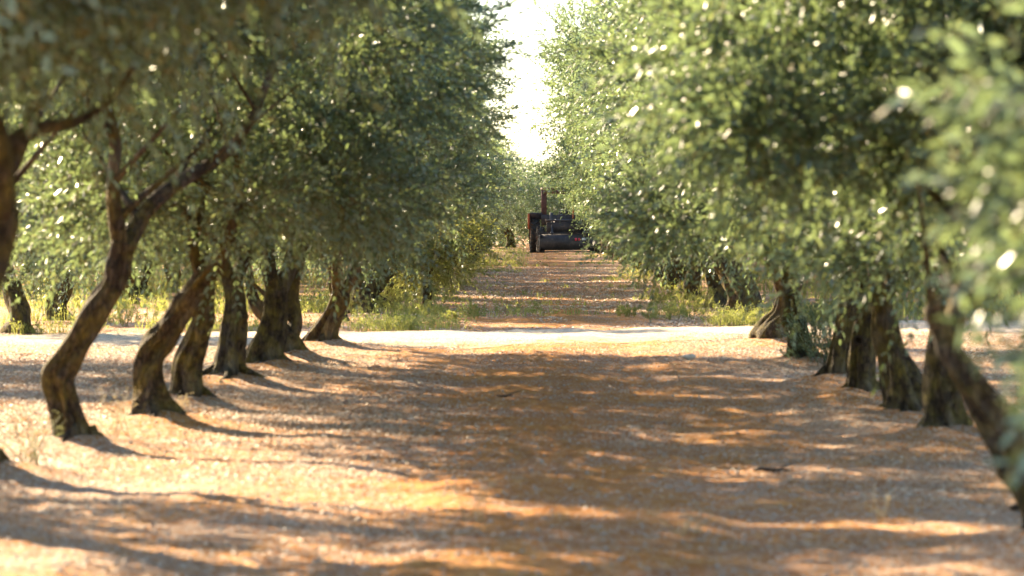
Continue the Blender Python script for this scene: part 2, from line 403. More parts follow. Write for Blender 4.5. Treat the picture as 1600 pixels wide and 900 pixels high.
def make_crown(seed, rx, ry, zb, zt, nlobes, ntw, nleaf, leafL, leafW, simple=False, twL=.32, twig_r=.003, droopy=.15, name='crown', gap=.25, extra=(), skirt=0, mat=None):
    """crown round the origin (x,y), between heights zb and zt"""
    rng = np.random.default_rng(seed)
    cz = (zb + zt) / 2; rz = (zt - zb) / 2
    # lobes spread over the ellipsoid
    ga = math.pi * (3 - math.sqrt(5))
    cs, rs = [], []
    for q in range(nlobes):
        zz = 1 - 2 * (q + .5) / nlobes; rr = math.sqrt(1 - zz * zz); th = ga * q + seed
        f = rng.uniform(.5, .88)
        cs.append((math.cos(th) * rr * rx * f, math.sin(th) * rr * ry * f, cz + zz * rz * f * 1.02))
        rs.append(rng.uniform(.20, .36) * (rx + rz) / 2)
    cs += [(0, 0, cz)]; rs += [.5 * min(rx, rz)]
    for q in range(skirt):
        th = 6.283 * (q + rng.uniform(-.35, .35)) / max(skirt, 1); f = rng.uniform(.5, .85)
        cs.append((math.cos(th) * rx * f, math.sin(th) * ry * f, zb + rng.uniform(.3, .75))); rs.append(rng.uniform(.25, .38))
    for e in extra: cs.append(e[:3]); rs.append(e[3])
    cs = np.array(cs); rs = np.array(rs)
    wts = rs ** 2; wts[nlobes] *= .35; wts /= wts.sum()
    pick = rng.choice(len(cs), ntw, p=wts)
    dr = nrm(rng.normal(size=(ntw, 3)))
    rad = rng.uniform(.0, 1, ntw) ** (1 / 2.6)
    # ragged outline: sub-clumps inside each lobe
    cl = snoise(seed + 50, (2.2, 4.5, 9))
    o = cs[pick] + dr * (rs[pick] * rad * (1 + .16 * cl(dr[:, 0] * 2, dr[:, 1] * 2, dr[:, 2] * 2 + pick)))[:, None] * np.array([1, 1, .85])
    dens = cl(o[:, 0], o[:, 1], o[:, 2])
    keep = (pick >= len(cs) - len(extra)) | ((dens > -1 + gap * 1.6 * rng.uniform(.4, 1.6, ntw)) & (o[:, 2] > zb - .25))
    o = o[keep]; dr = dr[keep]; n = len(o)
    t = dr * .8 + np.stack([o[:, 0], o[:, 1], (o[:, 2] - cz) * .8], 1) / rx * .4 + rng.normal(0, .45, (n, 3)) + np.array([0, 0, .25])
    L = twL * rng.uniform(.6, 1.4, n)
    g = Geo()
    # long free shoots that break the outline
    ns = ntw // 22; ps = rng.choice(len(cs), ns, p=wts); d2 = nrm(rng.normal(size=(ns, 3)) + nrm(cs[ps] - np.array([0, 0, cz])) * 1.1)
    o2 = cs[ps] + d2 * (rs[ps] * .85)[:, None]; t2 = d2 + rng.normal(0, .25, (ns, 3)) + np.array([0, 0, .2])
    L2 = twL * rng.uniform(1.6, 2.8, ns)
    kz = o2[:, 2] > zb + .1; o2, t2, L2 = o2[kz], t2[kz], L2[kz]
    V, Q = sprigs(rng, o, t, nleaf, L, leafL, leafW, simple, droopy)
    g.add(V, Q)
    V3, Q3 = sprigs(rng, o2, t2, int(nleaf * 1.7), L2, leafL, leafW, simple, .25); g.add(V3, Q3); Q = np.concatenate([Q, Q3])
    V2, Q2 = twig_quads(o, t, L, twig_r, droopy)
    g.add(V2, Q2)
    g.add(*twig_quads(o2, t2, L2, twig_r * 1.2, .25))
    me = g.build(name, mat or M_LEAF)
    me.materials.append(M_BARK)
    mi = np.zeros(len(me.polygons), np.int32); mi[len(Q):] = 1
    me.polygons.foreach_set('material_index', mi)
    return me

# ------------------------------------------------------------------ trunks
def catmull(pts, step):
    pts = np.asarray(pts, float)
    p = np.vstack([2 * pts[0] - pts[1], pts, 2 * pts[-1] - pts[-2]])
    out = []
    for q in range(1, len(p) - 2):
        a_, b_, c_, d_ = p[q - 1], p[q], p[q + 1], p[q + 2]
        n = max(2, int(np.linalg.norm((c_ - b_)[:3]) / step))
        for t in np.linspace(0, 1, n, endpoint=False):
            out.append(.5 * ((2 * b_) + (-a_ + c_) * t + (2 * a_ - 5 * b_ + 4 * c_ - d_) * t * t + (-a_ + 3 * b_ - 3 * c_ + d_) * t ** 3))
    out.append(p[-2]); return np.array(out)

def tube(g, pts, seed, nseg=20, step=.05, gnarl=.12, flare=0, cap=True, lump=.0, knots=()):
    """pts rows x,y,z,r. Adds a closed gnarled tube to Geo g."""
    P4 = catmull(pts, step); c = P4[:, :3]; r = np.maximum(P4[:, 3], .002)
    n = len(c); tg = nrm(np.gradient(c, axis=0))
    ref = np.array([0.3, 1, 0.1]); u = nrm(np.cross(tg, ref)); v = np.cross(tg, u)
    th = np.linspace(0, 2 * math.pi, nseg, endpoint=False)
    rng = np.random.default_rng(seed)
    s = np.concatenate([[0], np.cumsum(np.linalg.norm(np.diff(c, axis=0), axis=1))])[:, None]
    T = th[None]
    R = np.ones((n, nseg)); tw = rng.uniform(-1.6, 1.6)
    for k, am in ((2, .7), (3, 1), (5, .8), (8, .55), (13, .3)):
        R += gnarl * am * np.sin(k * (T + tw * s * .8) + rng.uniform(0, 6.28) + .7 * np.sin(s * rng.uniform(3, 7) + rng.uniform(0, 6.28)))
    ln = snoise(seed + 7, (7, 14), 6)
    R += (gnarl * .9 + lump) * ln(np.cos(T) * .25 + c[:, :1], np.sin(T) * .25 + s, c[:, 2:3] * 0)
    if flare:
        h = s
        roots = np.zeros_like(R)
        for q in range(6):
            a_ = q * 1.05 + rng.uniform(-.25, .25)
            roots += rng.uniform(.5, 1.2) * np.exp(-((np.angle(np.exp(1j * (T - a_)))) / .28) ** 2)
        R += flare * (.12 + .85 * roots) * np.exp(-np.maximum(h - .12, 0) / .15)
    ring = c[:, None] + (np.cos(T)[..., None] * u[:, None] + np.sin(T)[..., None] * v[:, None]) * (r[:, None] * R)[..., None]
    for kp, kr, kh in knots:      # swellings on the bark
        dd = np.linalg.norm(ring - np.array(kp), axis=-1); dirn = nrm(ring - c[:, None])
        ring = ring + dirn * (kh * np.exp(-(dd / kr) ** 2))[..., None]
    V = ring.reshape(-1, 3)
    i, j = np.meshgrid(np.arange(nseg), np.arange(n - 1)); i = i.ravel(); j = j.ravel()
    Q = np.stack([j * nseg + i, j * nseg + (i + 1) % nseg, (j + 1) * nseg + (i + 1) % nseg, (j + 1) * nseg + i], 1)
    tri = []
    if cap:
        V = np.vstack([V, c[:1] - tg[:1] * r[0] * .1, c[-1:] + tg[-1:] * r[-1] * .5])
        b0, b1 = n * nseg, n * nseg + 1
        tri = [(b0, (q + 1) % nseg, q) for q in range(nseg)] + [(b1, (n - 1) * nseg + q, (n - 1) * nseg + (q + 1) % nseg) for q in range(nseg)]
    g.add(V, Q, tri)

def surface_roots(g, x, y, r, seed, n=5, reach=.5):
    rng = np.random.default_rng(seed)
    for q in range(n):
        a_ = q * 6.28 / n + rng.uniform(-.4, .4); ln = reach * rng.uniform(.6, 1.3)
        pts = []
        for f in (0, .3, .6, 1):
            rr = r * .7 + ln * f; aa = a_ + rng.uniform(-.15, .15)
            xx, yy = x + math.cos(aa) * rr, y + math.sin(aa) * rr
            pts.append((xx, yy, float(gz(xx, yy)) + .05 * (1 - f) ** 2 - .015 - .025 * f, .04 * (1 - .6 * f)))
        tube(g, pts, seed + q, 9, .05, .15)

def limb_fan(rng, top, z_fork, rx, zt, n=4, r0=.07):
    """limbs spreading from a trunk top into a crown of radius rx and height zt"""
    L = []
    for q in range(n):
        a_ = q * 6.283 / n + rng.uniform(-.5, .5); out = rx * rng.uniform(.45, .75); hz = (zt - z_fork) * rng.uniform(.45, .8)
        p0 = np.array([*top[:3], r0])
        L.append([tuple(p0 + np.array([0, 0, -.06, 0])),
                  (top[0] + math.cos(a_) * out * .35, top[1] + math.sin(a_) * out * .35, z_fork + hz * .3, r0 * .78),
                  (top[0] + math.cos(a_ + .2) * out * .7, top[1] + math.sin(a_ + .2) * out * .7, z_fork + hz * .65, r0 * .5),
                  (top[0] + math.cos(a_) * out, top[1] + math.sin(a_) * out, z_fork + hz, r0 * .22)])
    return L

# crown libraries (height of the crown is absolute above the ground)
NEAR = [make_crown(100 + q, 2.0, 1.95, .95, 4.25, 24, 4700, 16, .064, .0225, gap=.42, twL=.27, skirt=9) for q in range(5)]
HIGH = [make_crown(140 + q, 1.8, 1.9, 1.8, 4.2, 22, 4200, 16, .064, .0225, gap=.28, twL=.27) for q in range(2)]
MID = [make_crown(200 + q, 2.0, 2.0, .65, 5.0, 28, 4600, 10, .09, .028, True, .3, gap=.25, skirt=6) for q in range(5)]
FAR = [make_crown(300 + q, 2.0, 2.0, .7, 4.8, 26, 2900, 8, .11, .036, True, .33, .004, gap=.22, skirt=4) for q in range(4)]

def trunk_mesh(seed, h=1.3, r=.14, lean=.25, low=False):
    rng = np.random.default_rng(seed); g = Geo()
    a_ = rng.uniform(0, 6.28); dx, dy = math.cos(a_) * lean, math.sin(a_) * lean
    pts = [(0, 0, -.12, r * 1.25), (dx * -.2, dy * -.2, .25, r), (dx * .1, dy * .1, .55, r * 1.05), (dx * .6, dy * .6, .9, r * .85), (dx, dy, h, r * .75)]
    tube(g, pts, seed, 16, .07, .11, .75, lump=.05)
    for L in limb_fan(rng, (dx, dy, h), h, 1.7, 4.6, 4, r * .55): tube(g, L, seed + 3, 8, .12, .08)
    return g.build('trunk', M_BARK, True)
TR = [trunk_mesh(400 + q, 1.0 + .12 * (q % 3), .13 + .02 * (q % 3), .15 + .08 * q) for q in range(6)]

def tree_root(x, y, label, group=None, name='olive_tree'):
    e = bpy.data.objects.new(name, None); C.objects.link(e); e.location = (x, y, float(gz(x, y)))
    e.empty_display_size = .5
    tag(e, label, 'olive tree', group); return e

# --- nearest trees, each with its own trunk
LAB = {
 'L00': 'nearest olive tree at the left edge, dark blurred trunk entering the frame high up',
 'L0': 'olive tree at the far left edge with only its root flare showing near the ground',
 'L1': 'tall olive tree with a bent elbow trunk forking into two bare limbs, front left',
 'L2': 'olive tree with a knee-bent mossy trunk on a soil mound, right beside the forked one',
 'L3': 'olive tree with a slightly bowed trunk, third visible trunk of the left row',
 'L4': 'olive tree with a nearly straight dark trunk and spreading surface roots, left row',
 'L5': 'olive tree with a stout upright trunk flaring at its foot, left row',
 'L6': 'olive tree with a slim crooked trunk curling left behind the stout one',
 'L7': 'last olive tree of the left row before the gravel road, short trunk leaning right',
 'R1': 'nearest trunk on the right, thick olive leaning into the lane with sunlit yellow moss',
 'R2': 'olive tree with a straight mossy trunk just behind the leaning one, right row',
 'R3': 'olive tree with a dark trunk leaning left over a wide root flare, right row',
 'R4': 'olive tree with a pale stumpy trunk marked by a round knot hole, right row',
 'R5': 'olive tree with a slim dark trunk left of the one with the knot hole',
 'R6': 'olive tree with leafy sprouts hiding the foot of its trunk, right row',
 'R7': 'last olive tree of the right row before the gravel road, squat swollen trunk',
}
CROWN_OF = {'L00': ('H', 0, -.5, 0), 'L0': ('H', 1, -.2, .2), 'L1': ('H', 0, .25, .2), 'L2': ('N', 0, .45, 0), 'L3': ('N', 3, .2, 0), 'L4': ('N', 1, 0, .1),
            'L5': ('N', 4, 0, 0), 'L6': ('N', 2, 0, 0), 'L7': ('N', 0, .1, -.2), 'R1': ('H', 1, .3, .3), 'R2': ('N', 2, .15, 0), 'R3': ('N', 0, -.1, 0),
            'R4': ('N', 4, 0, 0), 'R5': ('N', 3, -.1, .2), 'R6': ('N', 1, 0, 0), 'R7': ('N', 4, .1, 0)}
for q, (k, h) in enumerate(HERO.items()):
    x0, d = HERO_POS[k]; kf = d / FPX
    root = tree_root(x0, d, LAB[k], 'olive trees of the near rows')
    rng = np.random.default_rng(700 + q); oz = root.location.z
    wy = rng.uniform(-.12, .12, 2)
    def conv(lst, y0=0.0, grow=0.0):
        out = []
        for n_, (px, py, rp) in enumerate(lst):
            p = P(px, py, d); out.append((p[0] - x0, y0 + wy[0] * math.sin(p[2] * 2.2) + grow * n_, p[2] - oz, rp * kf * (.93 if n_ < 3 else .86)))
        return out
    tr = conv(h['tr']); tr[0] = (tr[0][0], tr[0][1], min(tr[0][2], 0.0), tr[0][3]); b0 = tr[0]
    tr = [(b0[0], b0[1], -.12, b0[3] * 1.05)] + ([b0] if b0[2] > -.05 else []) + tr[1:]
    g = Geo()
    kn = []
    if k == 'L1': kp = P(84, 585, d); kn = [((kp[0] - x0, 0, kp[2] - oz), .075, .06)]
    if k == 'L6': kp = P(458, 530, d); kn = [((kp[0] - x0, 0, kp[2] - oz), .13, .05)]
    if k == 'R4': kp = P(1334, 532, d); kn = [((kp[0] - x0, -.1, kp[2] - oz), .10, .03)]
    if k == 'R7': kp = P(1196, 532, d); kn = [((kp[0] - x0, 0, kp[2] - oz), .16, .06)]
    for n_ in range(6):
        i_ = int(rng.integers(2, len(tr))); p = np.array(tr[i_]); p2 = np.array(tr[i_ - 1]); f = rng.uniform(); c3 = p * f + p2 * (1 - f); a0 = rng.uniform(0, 6.28)
        kn.append(((c3[0] + math.cos(a0) * c3[3], c3[1] - abs(math.sin(a0)) * c3[3], c3[2]), rng.uniform(.035, .08), rng.uniform(-.02, .042)))
    tube(g, tr, 800 + q * 13, 56, .02, .125, .62, lump=.06, knots=kn)
    link('trunk', g.build('trunk', M_BARK, True), root)
    gr = Geo(); oldx, oldy = x0, d
    surface_roots(gr, x0, d, tr[0][3], 900 + q, 4, .42 if k == 'L4' else .2)
    gr.V = [v - np.array([x0, d, oz]) for v in gr.V]
    link('root', gr.build('root', M_BARK, True), root)
    for li, lm in enumerate(h['limbs']):
        gl = Geo(); lp = conv(lm, 0, (.10 if li % 2 else -.08)); tube(gl, lp, 1000 + q * 7 + li, 16, .05, .07, lump=.03)
        # side shoots off the limb
        for c_ in range(2, len(lp) if k != 'L00' else 0):
            a0 = rng.uniform(0, 6.28); p = lp[c_ - 1]
            tube(gl, [p[:3] + (p[3] * .55,), (p[0] + math.cos(a0) * .25, p[1] + math.sin(a0) * .25, p[2] + .22, p[3] * .38),
                      (p[0] + math.cos(a0) * .7, p[1] + math.sin(a0) * .7, p[2] + .6, p[3] * .12)], 30 + c_, 8, .08, .05)
        link('limb', gl.build('limb', M_BARK, True), root)
    lib, ci, ox, oy = CROWN_OF[k]
    me = (HIGH if lib == 'H' else NEAR)[ci]
    if k == 'R1':   # a long low bough reaches over the lane
        me = make_crown(181, 1.8, 1.9, 1.75, 4.4, 24, 6200, 16, .064, .0225, gap=.25, twL=.27,
                        extra=[(-1.55, 0, 1.80, .26), (-1.4, .3, 2.1, .36), (-1.25, -.2, 1.72, .28), (-.95, .2, 1.78, .30), (-.6, .4, 1.7, .32), (.3, -.6, 1.75, .3), (.1, -.5, 2.0, .40), (-.3, -.3, 2.0, .36)])
        link('crown', me, root); continue
    if k == 'L00':
        me = make_crown(182, 1.9, 1.9, 1.9, 4.0, 22, 6000, 16, .064, .0225, gap=.2, twL=.27,
                        extra=[(.3, -.4, 2.4, .33), (.8, -.2, 2.45, .33), (1.3, 0, 2.5, .33), (.1, .3, 2.2, .25), (1.6, .3, 2.55, .3), (.6, .4, 2.4, .3), (1.0, -.6, 2.55, .35)])
        link('crown', me, root); continue
    link('crown', me, root, (ox, oy, .35 if k in ('L0', 'L1') else .14 if k[0] == 'L' else .1), rng.uniform(0, 6.28), (.7, .7, .95) if k == 'L0' else (.9, .9, 1) if k == 'L1' else None)
    if k == 'R4':      # dark rotted hole in the side facing the lane
        p = P(1339, 531, d); gh = Geo(); th = np.linspace(0, 6.283, 18, endpoint=False)
        cx, cz = p[0] - x0, p[2] - oz
        ring1 = np.stack([cx + .045 * np.cos(th), np.full(18, -.135), cz + .045 * np.sin(th)], 1)
        ring2 = np.stack([cx + .030 * np.cos(th), np.full(18, -.147), cz + .030 * np.sin(th)], 1)
        ring3 = np.stack([cx + .022 * np.cos(th), np.full(18, -.09), cz + .022 * np.sin(th)], 1)
        Vh = np.vstack([ring1, ring2, ring3]); ii = np.arange(18); jj = (ii + 1) % 18
        gh.add(Vh, np.concatenate([np.stack([ii, jj, jj + 18, ii + 18], 1), np.stack([ii + 18, jj + 18, jj + 36, ii + 36], 1)]))
        M_HOLE = plain('rotted wood', (.03, .018, .01), .95)
        gh.add(np.vstack([ring3, ring3.mean(0)]), T=[(q2, (q2 + 1) % 18, 18) for q2 in range(18)])
        link('knot_hole', gh.build('knot_hole', M_HOLE, True), root)

near_labels = ['olive tree beside the left edge of the frame, only its blurred crown reaching in',
               'closest olive tree on the left, soft blurred foliage hanging into the top left corner',
               'olive tree beside the right edge, between the leaning trunk and the straight one',
               'olive tree crown blurred high in the top right, its trunk beside the frame',
               'closest olive tree on the right with very large blurred leaves at the right edge']
for q, (x, y) in enumerate(MORE_NEAR):
    root = tree_root(x, y, near_labels[q], 'olive trees of the near rows')
    link('trunk', TR[(q * 2 + 1) % 6], root, rz=q * 1.3)
    if q == 4:
        me = make_crown(171, 1.75, 2.0, 2.0, 5.2, 24, 4600, 16, .064, .0225, gap=.25, twL=.27,
                        extra=[(-1.86, -.2, 1.66, .2), (-1.76, -.1, 1.42, .22), (-1.68, -.3, 1.15, .22), (-1.58, .1, 1.3, .28), (-1.6, 0, 1.65, .28), (-1.45, .2, 1.08, .26), (-1.7, .2, 1.25, .2)])
        link('crown', me, root)
    else:
        link('crown', HIGH[q % 2] if q != 2 else NEAR[1], root, (0 if x < 0 else .25, 0, 0), q * 2.1)

# --- rows beyond the road
def far_tree(x, y, label, group, q, lib=None, sc=1.0, ox=0.0, tilt=0.0, zo=0.0, nx=1.0):
    root = tree_root(x, y, label, group)
    rng = np.random.default_rng(3000 + q)
    lib = lib or (MID if y < 120 else FAR)
    a_ = rng.uniform(0, 6.28)
    s = sc * rng.uniform(.9, 1.1)
    link('trunk', TR[int(rng.integers(6))], root, rz=a_, sc=(s, s, s))
    cr = link('crown', lib[int(rng.integers(len(lib)))], root, (ox + rng.uniform(-.2, .2), rng.uniform(-.2, .2), zo), 0, (s * nx * rng.uniform(.92, 1.08), s * nx, s * rng.uniform(.95, 1.1)))
    cr.rotation_euler = (Matrix.Rotation(tilt, 3, 'Y') @ Matrix.Rotation(rng.uniform(0, 6.28), 3, 'Z')).to_euler()
    return root
rr = random.Random(8)
q = 0
first_left = ['first olive tree of the left row beyond the gravel road, low crown beside the verge', 'second olive tree of the left row beyond the gravel road, trunk half hidden by weeds',
              'third olive tree of the left row beyond the gravel road, drooping foliage']
first_right = ['first olive tree of the right row beyond the gravel road, low foliage over its trunk', 'second olive tree of the right row beyond the gravel road, dark trunk behind weeds',
               'third olive tree of the right row beyond the gravel road']
y = 61.0; n = 0
while y < 222:
    lab = first_left[n] if n < 3 else ('olive tree in the left row beyond the gravel road, crown merging with its neighbours' if y < 130 else 'olive tree far down the left row near the end of the lane')
    far_tree(-2.95 + rr.uniform(-.2, .15), y, lab, 'olive trees along the lane beyond the road', q, ox=-.6 if y < 100 else -.7, zo=.1 if y < 100 else .3, sc=.82 if n < 2 else 1.0); q += 1; y += rr.choice((0, 0, 0, 1.2, 2.4)); n += 1
    y += rr.uniform(3.6, 4.3)
y = 62.5; n = 0
while y < 222:
    lab = first_right[n] if n < 3 else ('olive tree in the right row beyond the gravel road, its crown merging with its neighbours' if y < 130 else 'olive tree far down the right row behind the tractor end')
    far_tree(2.95 + rr.uniform(-.15, .2), y, lab, 'olive trees along the lane beyond the road', q, nx=.86 if y < 92 else .95, ox=.38 if y < 92 else .5, tilt=-.40 if y < 92 else -.22 if y < 145 else 0, zo=.6); q += 1; n += 1
    y += rr.uniform(3.6, 4.3)
M_LEAF_SUNLIT = leaf_mat('sunlight tinted olive leaf', [(.10, .13, .035), (.16, .18, .04), (.22, .21, .06), (.13, .15, .05)], (.28, .31, .16), (.42, .42, .10), .35, .48)  # sunlight on the foliage is put into this lighter, yellower leaf colour
rt = tree_root(-2.0, 70.0, 'low olive bush with sunlight painted into its leaves beside the lane beyond the gravel road')  # added bush stands in for sunlit lower foliage of the row
link('trunk', TR[2], rt, sc=(.45, .45, .45)); link('crown', make_crown(260, 1.0, 1.1, .3, 2.2, 14, 1500, 10, .085, .028, True, .3, gap=.2, mat=M_LEAF_SUNLIT), rt)
side_l = [((25, 522), 'gnarled grey olive tree at the left edge just beyond the gravel road'), ((92, 503), 'slim olive tree leaning left beyond the gravel road, near the left edge')]
for (px, py), lab in side_l:
    x, y = base(px, py); far_tree(x, y, lab, 'olive trees of the side rows', q, sc=.75); q += 1
far_tree(-5.9, 24.3, 'added olive tree outside the frame left of the elbow trunk, shading the front ground', 'olive trees of the side rows', q, NEAR, .8); q += 1  # unseen tree added between the rows to shade the lower left ground
for row, (xr, y0, y1, st, txt) in enumerate([(-8.9, 41, 50, 5.6, 'olive tree of the next row on the left before the road, shading the ground'), (-7.6, 74, 150, 4.9, 'olive tree in the second row on the left beyond the gravel road'), (8.2, 68, 150, 4.4, 'olive tree in the second row on the right beyond the gravel road'),
                                (-13.0, 84, 160, 5.2, 'olive tree in the third row on the left, seen between trunks'), (13.6, 90, 160, 5.2, 'olive tree in the third row on the right, seen between trunks')]):
    y = y0
    while y < y1:
        far_tree(xr + rr.uniform(-.3, .3), y, txt, 'olive trees of the side rows', q, MID if y < 100 else FAR); q += 1
        y += st * rr.uniform(.9, 1.15)
for x, y in [(-6.0, 226), (-3.6, 224), (-1.9, 229), (1.2, 226), (4.2, 228), (7.0, 230), (-2.4, 236), (.2, 238), (2.6, 235)]:
    far_tree(x, y, 'pale olive tree closing the end of the lane', 'olive trees closing the lane', q, FAR, 1.1, zo=-.45); q += 1

# far-off wood that closes the views between the rows
rng = np.random.default_rng(77); n = 30000
o = np.stack([rng.uniform(-75, 75, n), rng.uniform(245, 262, n), rng.uniform(0, 1, n)], 1)
hh = 4.6 + .8 * snoise(31, (.6, 1.4))(o[:, 0], o[:, 1]); o[:, 2] = .2 + o[:, 2] ** .8 * hh
g = Geo(); Vv2, Q2 = sprigs(rng, o, rng.normal(0, 1, (n, 3)), 6, np.full(n, .5), .3, .11, True); g.add(Vv2, Q2)
tag(link('far_woodland', g.build('far_woodland', M_LEAF)), 'far off olive trees massed on the horizon', 'woodland', kind='stuff')

# basal sprouts round the foot of one right-row trunk
def bush(name, label, cat, x, y, r, h, n, seed, mat=M_LEAF, leaf=(.055, .015), nl=14, up=.9, group=None):
    rng = np.random.default_rng(seed)
    a_ = rng.uniform(0, 6.283, n); f = rng.uniform(0, 1, n) ** .6
    o = np.stack([np.cos(a_) * f * r * .7, np.sin(a_) * f * r * .7, rng.uniform(0, 1, n) ** 1.1 * h * (1 - .4 * f)], 1)
    t = np.stack([np.cos(a_) * .6 * f, np.sin(a_) * .6 * f, np.full(n, up)], 1) + rng.normal(0, .25, (n, 3))
    L = rng.uniform(.12, .28, n) * (h / .6)
    g = Geo(); V1, Q1 = sprigs(rng, o, t, nl, L, leaf[0], leaf[1], False, .1); g.add(V1, Q1)
    g.add(*twig_quads(o * np.array([1, 1, .9]), t, L, .003, .1))
    ns = max(5, n // 12)
    for s in range(ns):
        a0 = rng.uniform(0, 6.28); rr_ = r * rng.uniform(.2, .6)
        tube(g, [(rr_ * .2 * math.cos(a0), rr_ * .2 * math.sin(a0), -.03, .006), (rr_ * .6 * math.cos(a0), rr_ * .6 * math.sin(a0), h * .4, .004),
                 (rr_ * math.cos(a0), rr_ * math.sin(a0), h * .85, .002)], s, 5, .15, .02)
    ob = link(name, g.build(name, mat), loc=(x, y, float(gz(x, y))))
    return tag(ob, label, cat, group)
x6, y6 = HERO_POS['R6']
bush('olive_sprout', 'leafy green olive sprouts around the foot of a trunk in the right row', 'shrub', x6 + .25, y6 - .45, .55, .75, 170, 5)

# ------------------------------------------------------------------ grass and weeds beyond the road
def blades(rng, x, y, h, w, lean=.35):
    n = len(x); z = gz(x, y) - .01
    a_ = rng.uniform(0, 6.283, n); f = rng.uniform(0, 6.283, n)
    b0 = np.stack([x, y, z], 1)
    ln = np.stack([np.cos(a_), np.sin(a_), np.zeros(n)], 1) * (h * lean * rng.uniform(.2, 1.5, n))[:, None]
    sd_ = np.stack([np.cos(f), np.sin(f), np.zeros(n)], 1) * (w / 2)[:, None]
    up = np.array([0, 0, 1.]) * h[:, None]
    V = np.stack([b0 - sd_, b0 + sd_, b0 + sd_ * .8 + ln * .35 + up * .6, b0 - sd_ * .8 + ln * .35 + up * .6, b0 + ln + up + sd_ * .15, b0 + ln + up - sd_ * .15], 1)
    q_ = np.arange(n)[:, None] * 6
    return V.reshape(-1, 3), np.concatenate([q_ + np.array([0, 1, 2, 3]), q_ + np.array([3, 2, 4, 5])], 1).reshape(-1, 4)
def patchy(rng, n, x0, x1, y0, y1, fn, th):
    x = rng.uniform(x0, x1, n); y = rng.uniform(0, 1, n) ** 1.3 * (y1 - y0) + y0
    k = (fn(x, y) > th) & (y > road_far(x) + .15)
    return x[k], y[k]
rng = np.random.default_rng(21); gp = snoise(22, (1.1, 2.6))
g = Geo()
for (x0, x1, y0, y1, n, th, hm) in [(-4.6, -1.7, 55, 120, 16000, .55, .12), (-4.6, -1.9, 120, 210, 9000, .6, .14), (1.7, 4.4, 58, 200, 15000, .55, .12), (-2.0, 2.0, 56, 74, 5000, .7, .1), (-2, 2, 74, 190, 12000, .8, .1),
                                (-14, -4.6, 50, 110, 42000, .4, .24), (4.4, 14, 58, 120, 36000, .4, .24), (-1.9, -.6, 120, 200, 2600, .3, .16)]:
    x, y = patchy(rng, n, x0, x1, y0, y1, gp, th)
    # cluster into tufts
    k = len(x); tx = np.repeat(x[:k // 7 + 1], 7)[:k] + rng.normal(0, .05, k); ty = np.repeat(y[:k // 7 + 1], 7)[:k] + rng.normal(0, .05, k)
    g.add(*blades(rng, tx, ty, hm * rng.uniform(.35, 1.4, k), rng.uniform(.006, .016, k)))
for (x0, x1, n) in [(-9, -1.3, 900), (1.2, 4.5, 420), (-1.3, 1.2, 36)]:     # fringe along the gravel
    x = rng.uniform(x0, x1, n); y = road_far(x) + .1 + rng.exponential(.7, n); kk = gp(x, y) > -.15; x, y = x[kk], y[kk]; k = len(x)
    o = np.stack([x, y, gz(x, y) + rng.uniform(0, .10, k)], 1)
    g.add(*sprigs(rng, o, np.stack([rng.normal(0, .5, k), rng.normal(0, .5, k), np.ones(k)], 1), 10, rng.uniform(.06, .24, k), .05, .014, False, .1))
    g.add(*blades(rng, np.repeat(x, 4) + rng.normal(0, .06, 4 * k), np.repeat(y, 4) + rng.normal(0, .06, 4 * k), rng.uniform(.05, .2, 4 * k), rng.uniform(.005, .011, 4 * k)))
for (x0, x1, y0, y1, n, th) in [(-4.0, -1.7, 56, 120, 3000, .45), (1.9, 4.0, 58, 120, 2400, .45), (-1.6, 1.8, 57, 74, 420, .6), (-13, -3.6, 50, 100, 7000, .4), (3.8, 12, 58, 110, 5000, .4), (-2.2, -.9, 130, 200, 700, .0)]:
    x, y = patchy(rng, n, x0, x1, y0, y1, gp, th); k = len(x)
    o = np.stack([x, y, gz(x, y) + rng.uniform(0, .12, k)], 1)
    g.add(*sprigs(rng, o, np.stack([rng.normal(0, .5, k), rng.normal(0, .5, k), np.ones(k)], 1), 10, rng.uniform(.08, .28, k), .05, .016, False, .1))
tag(link('grass', g.build('grass', M_WEED)), 'sparse yellow green grass and weeds between the rows', 'grass', kind='stuff')
# taller leafy weeds at the verge, each its own plant
wr = random.Random(4)
wspots = [(-2.05, 59.5, .35), (-1.7, 61.5, .3), (-1.35, 60.3, .22), (-2.3, 64, .45), (-1.9, 67, .4), (-1.5, 64.3, .3), (-1.05, 62.2, .25), (-2.1, 71, .45), (-1.8, 76, .4), (-2.2, 82, .5), (-1.7, 90, .45),
          (1.7, 62.0, .35), (1.9, 61.3, .4), (2.25, 63.2, .5), (1.75, 65.5, .4), (2.0, 69, .5), (1.6, 73, .4), (2.1, 78, .5), (1.3, 63.6, .25), (-1.6, 100, .6), (-1.5, 112, .6), (-1.7, 126, .7), (-1.4, 142, .6),
          (-6.2, 55.8, .5), (-5.9, 57.6, .5), (-4.9, 57, .35), (-5.6, 66, .6), (-4.6, 63, .5), (-5.2, 74, .6)]
for q2, (x, y, h) in enumerate(wspots):
    if abs(x) < 3: x *= 1.0 if y < 64 else 1.3
    side = 'left' if x < 0 else 'right'
    bush('weed', 'low yellow green weed growing along the %s row beyond the gravel road' % side, 'weed', x, y, h * .8, h * .75, int(26 + h * 40), 60 + q2, M_WEED, (.05, .012), 10, 1.0, 'weeds beyond the gravel road')

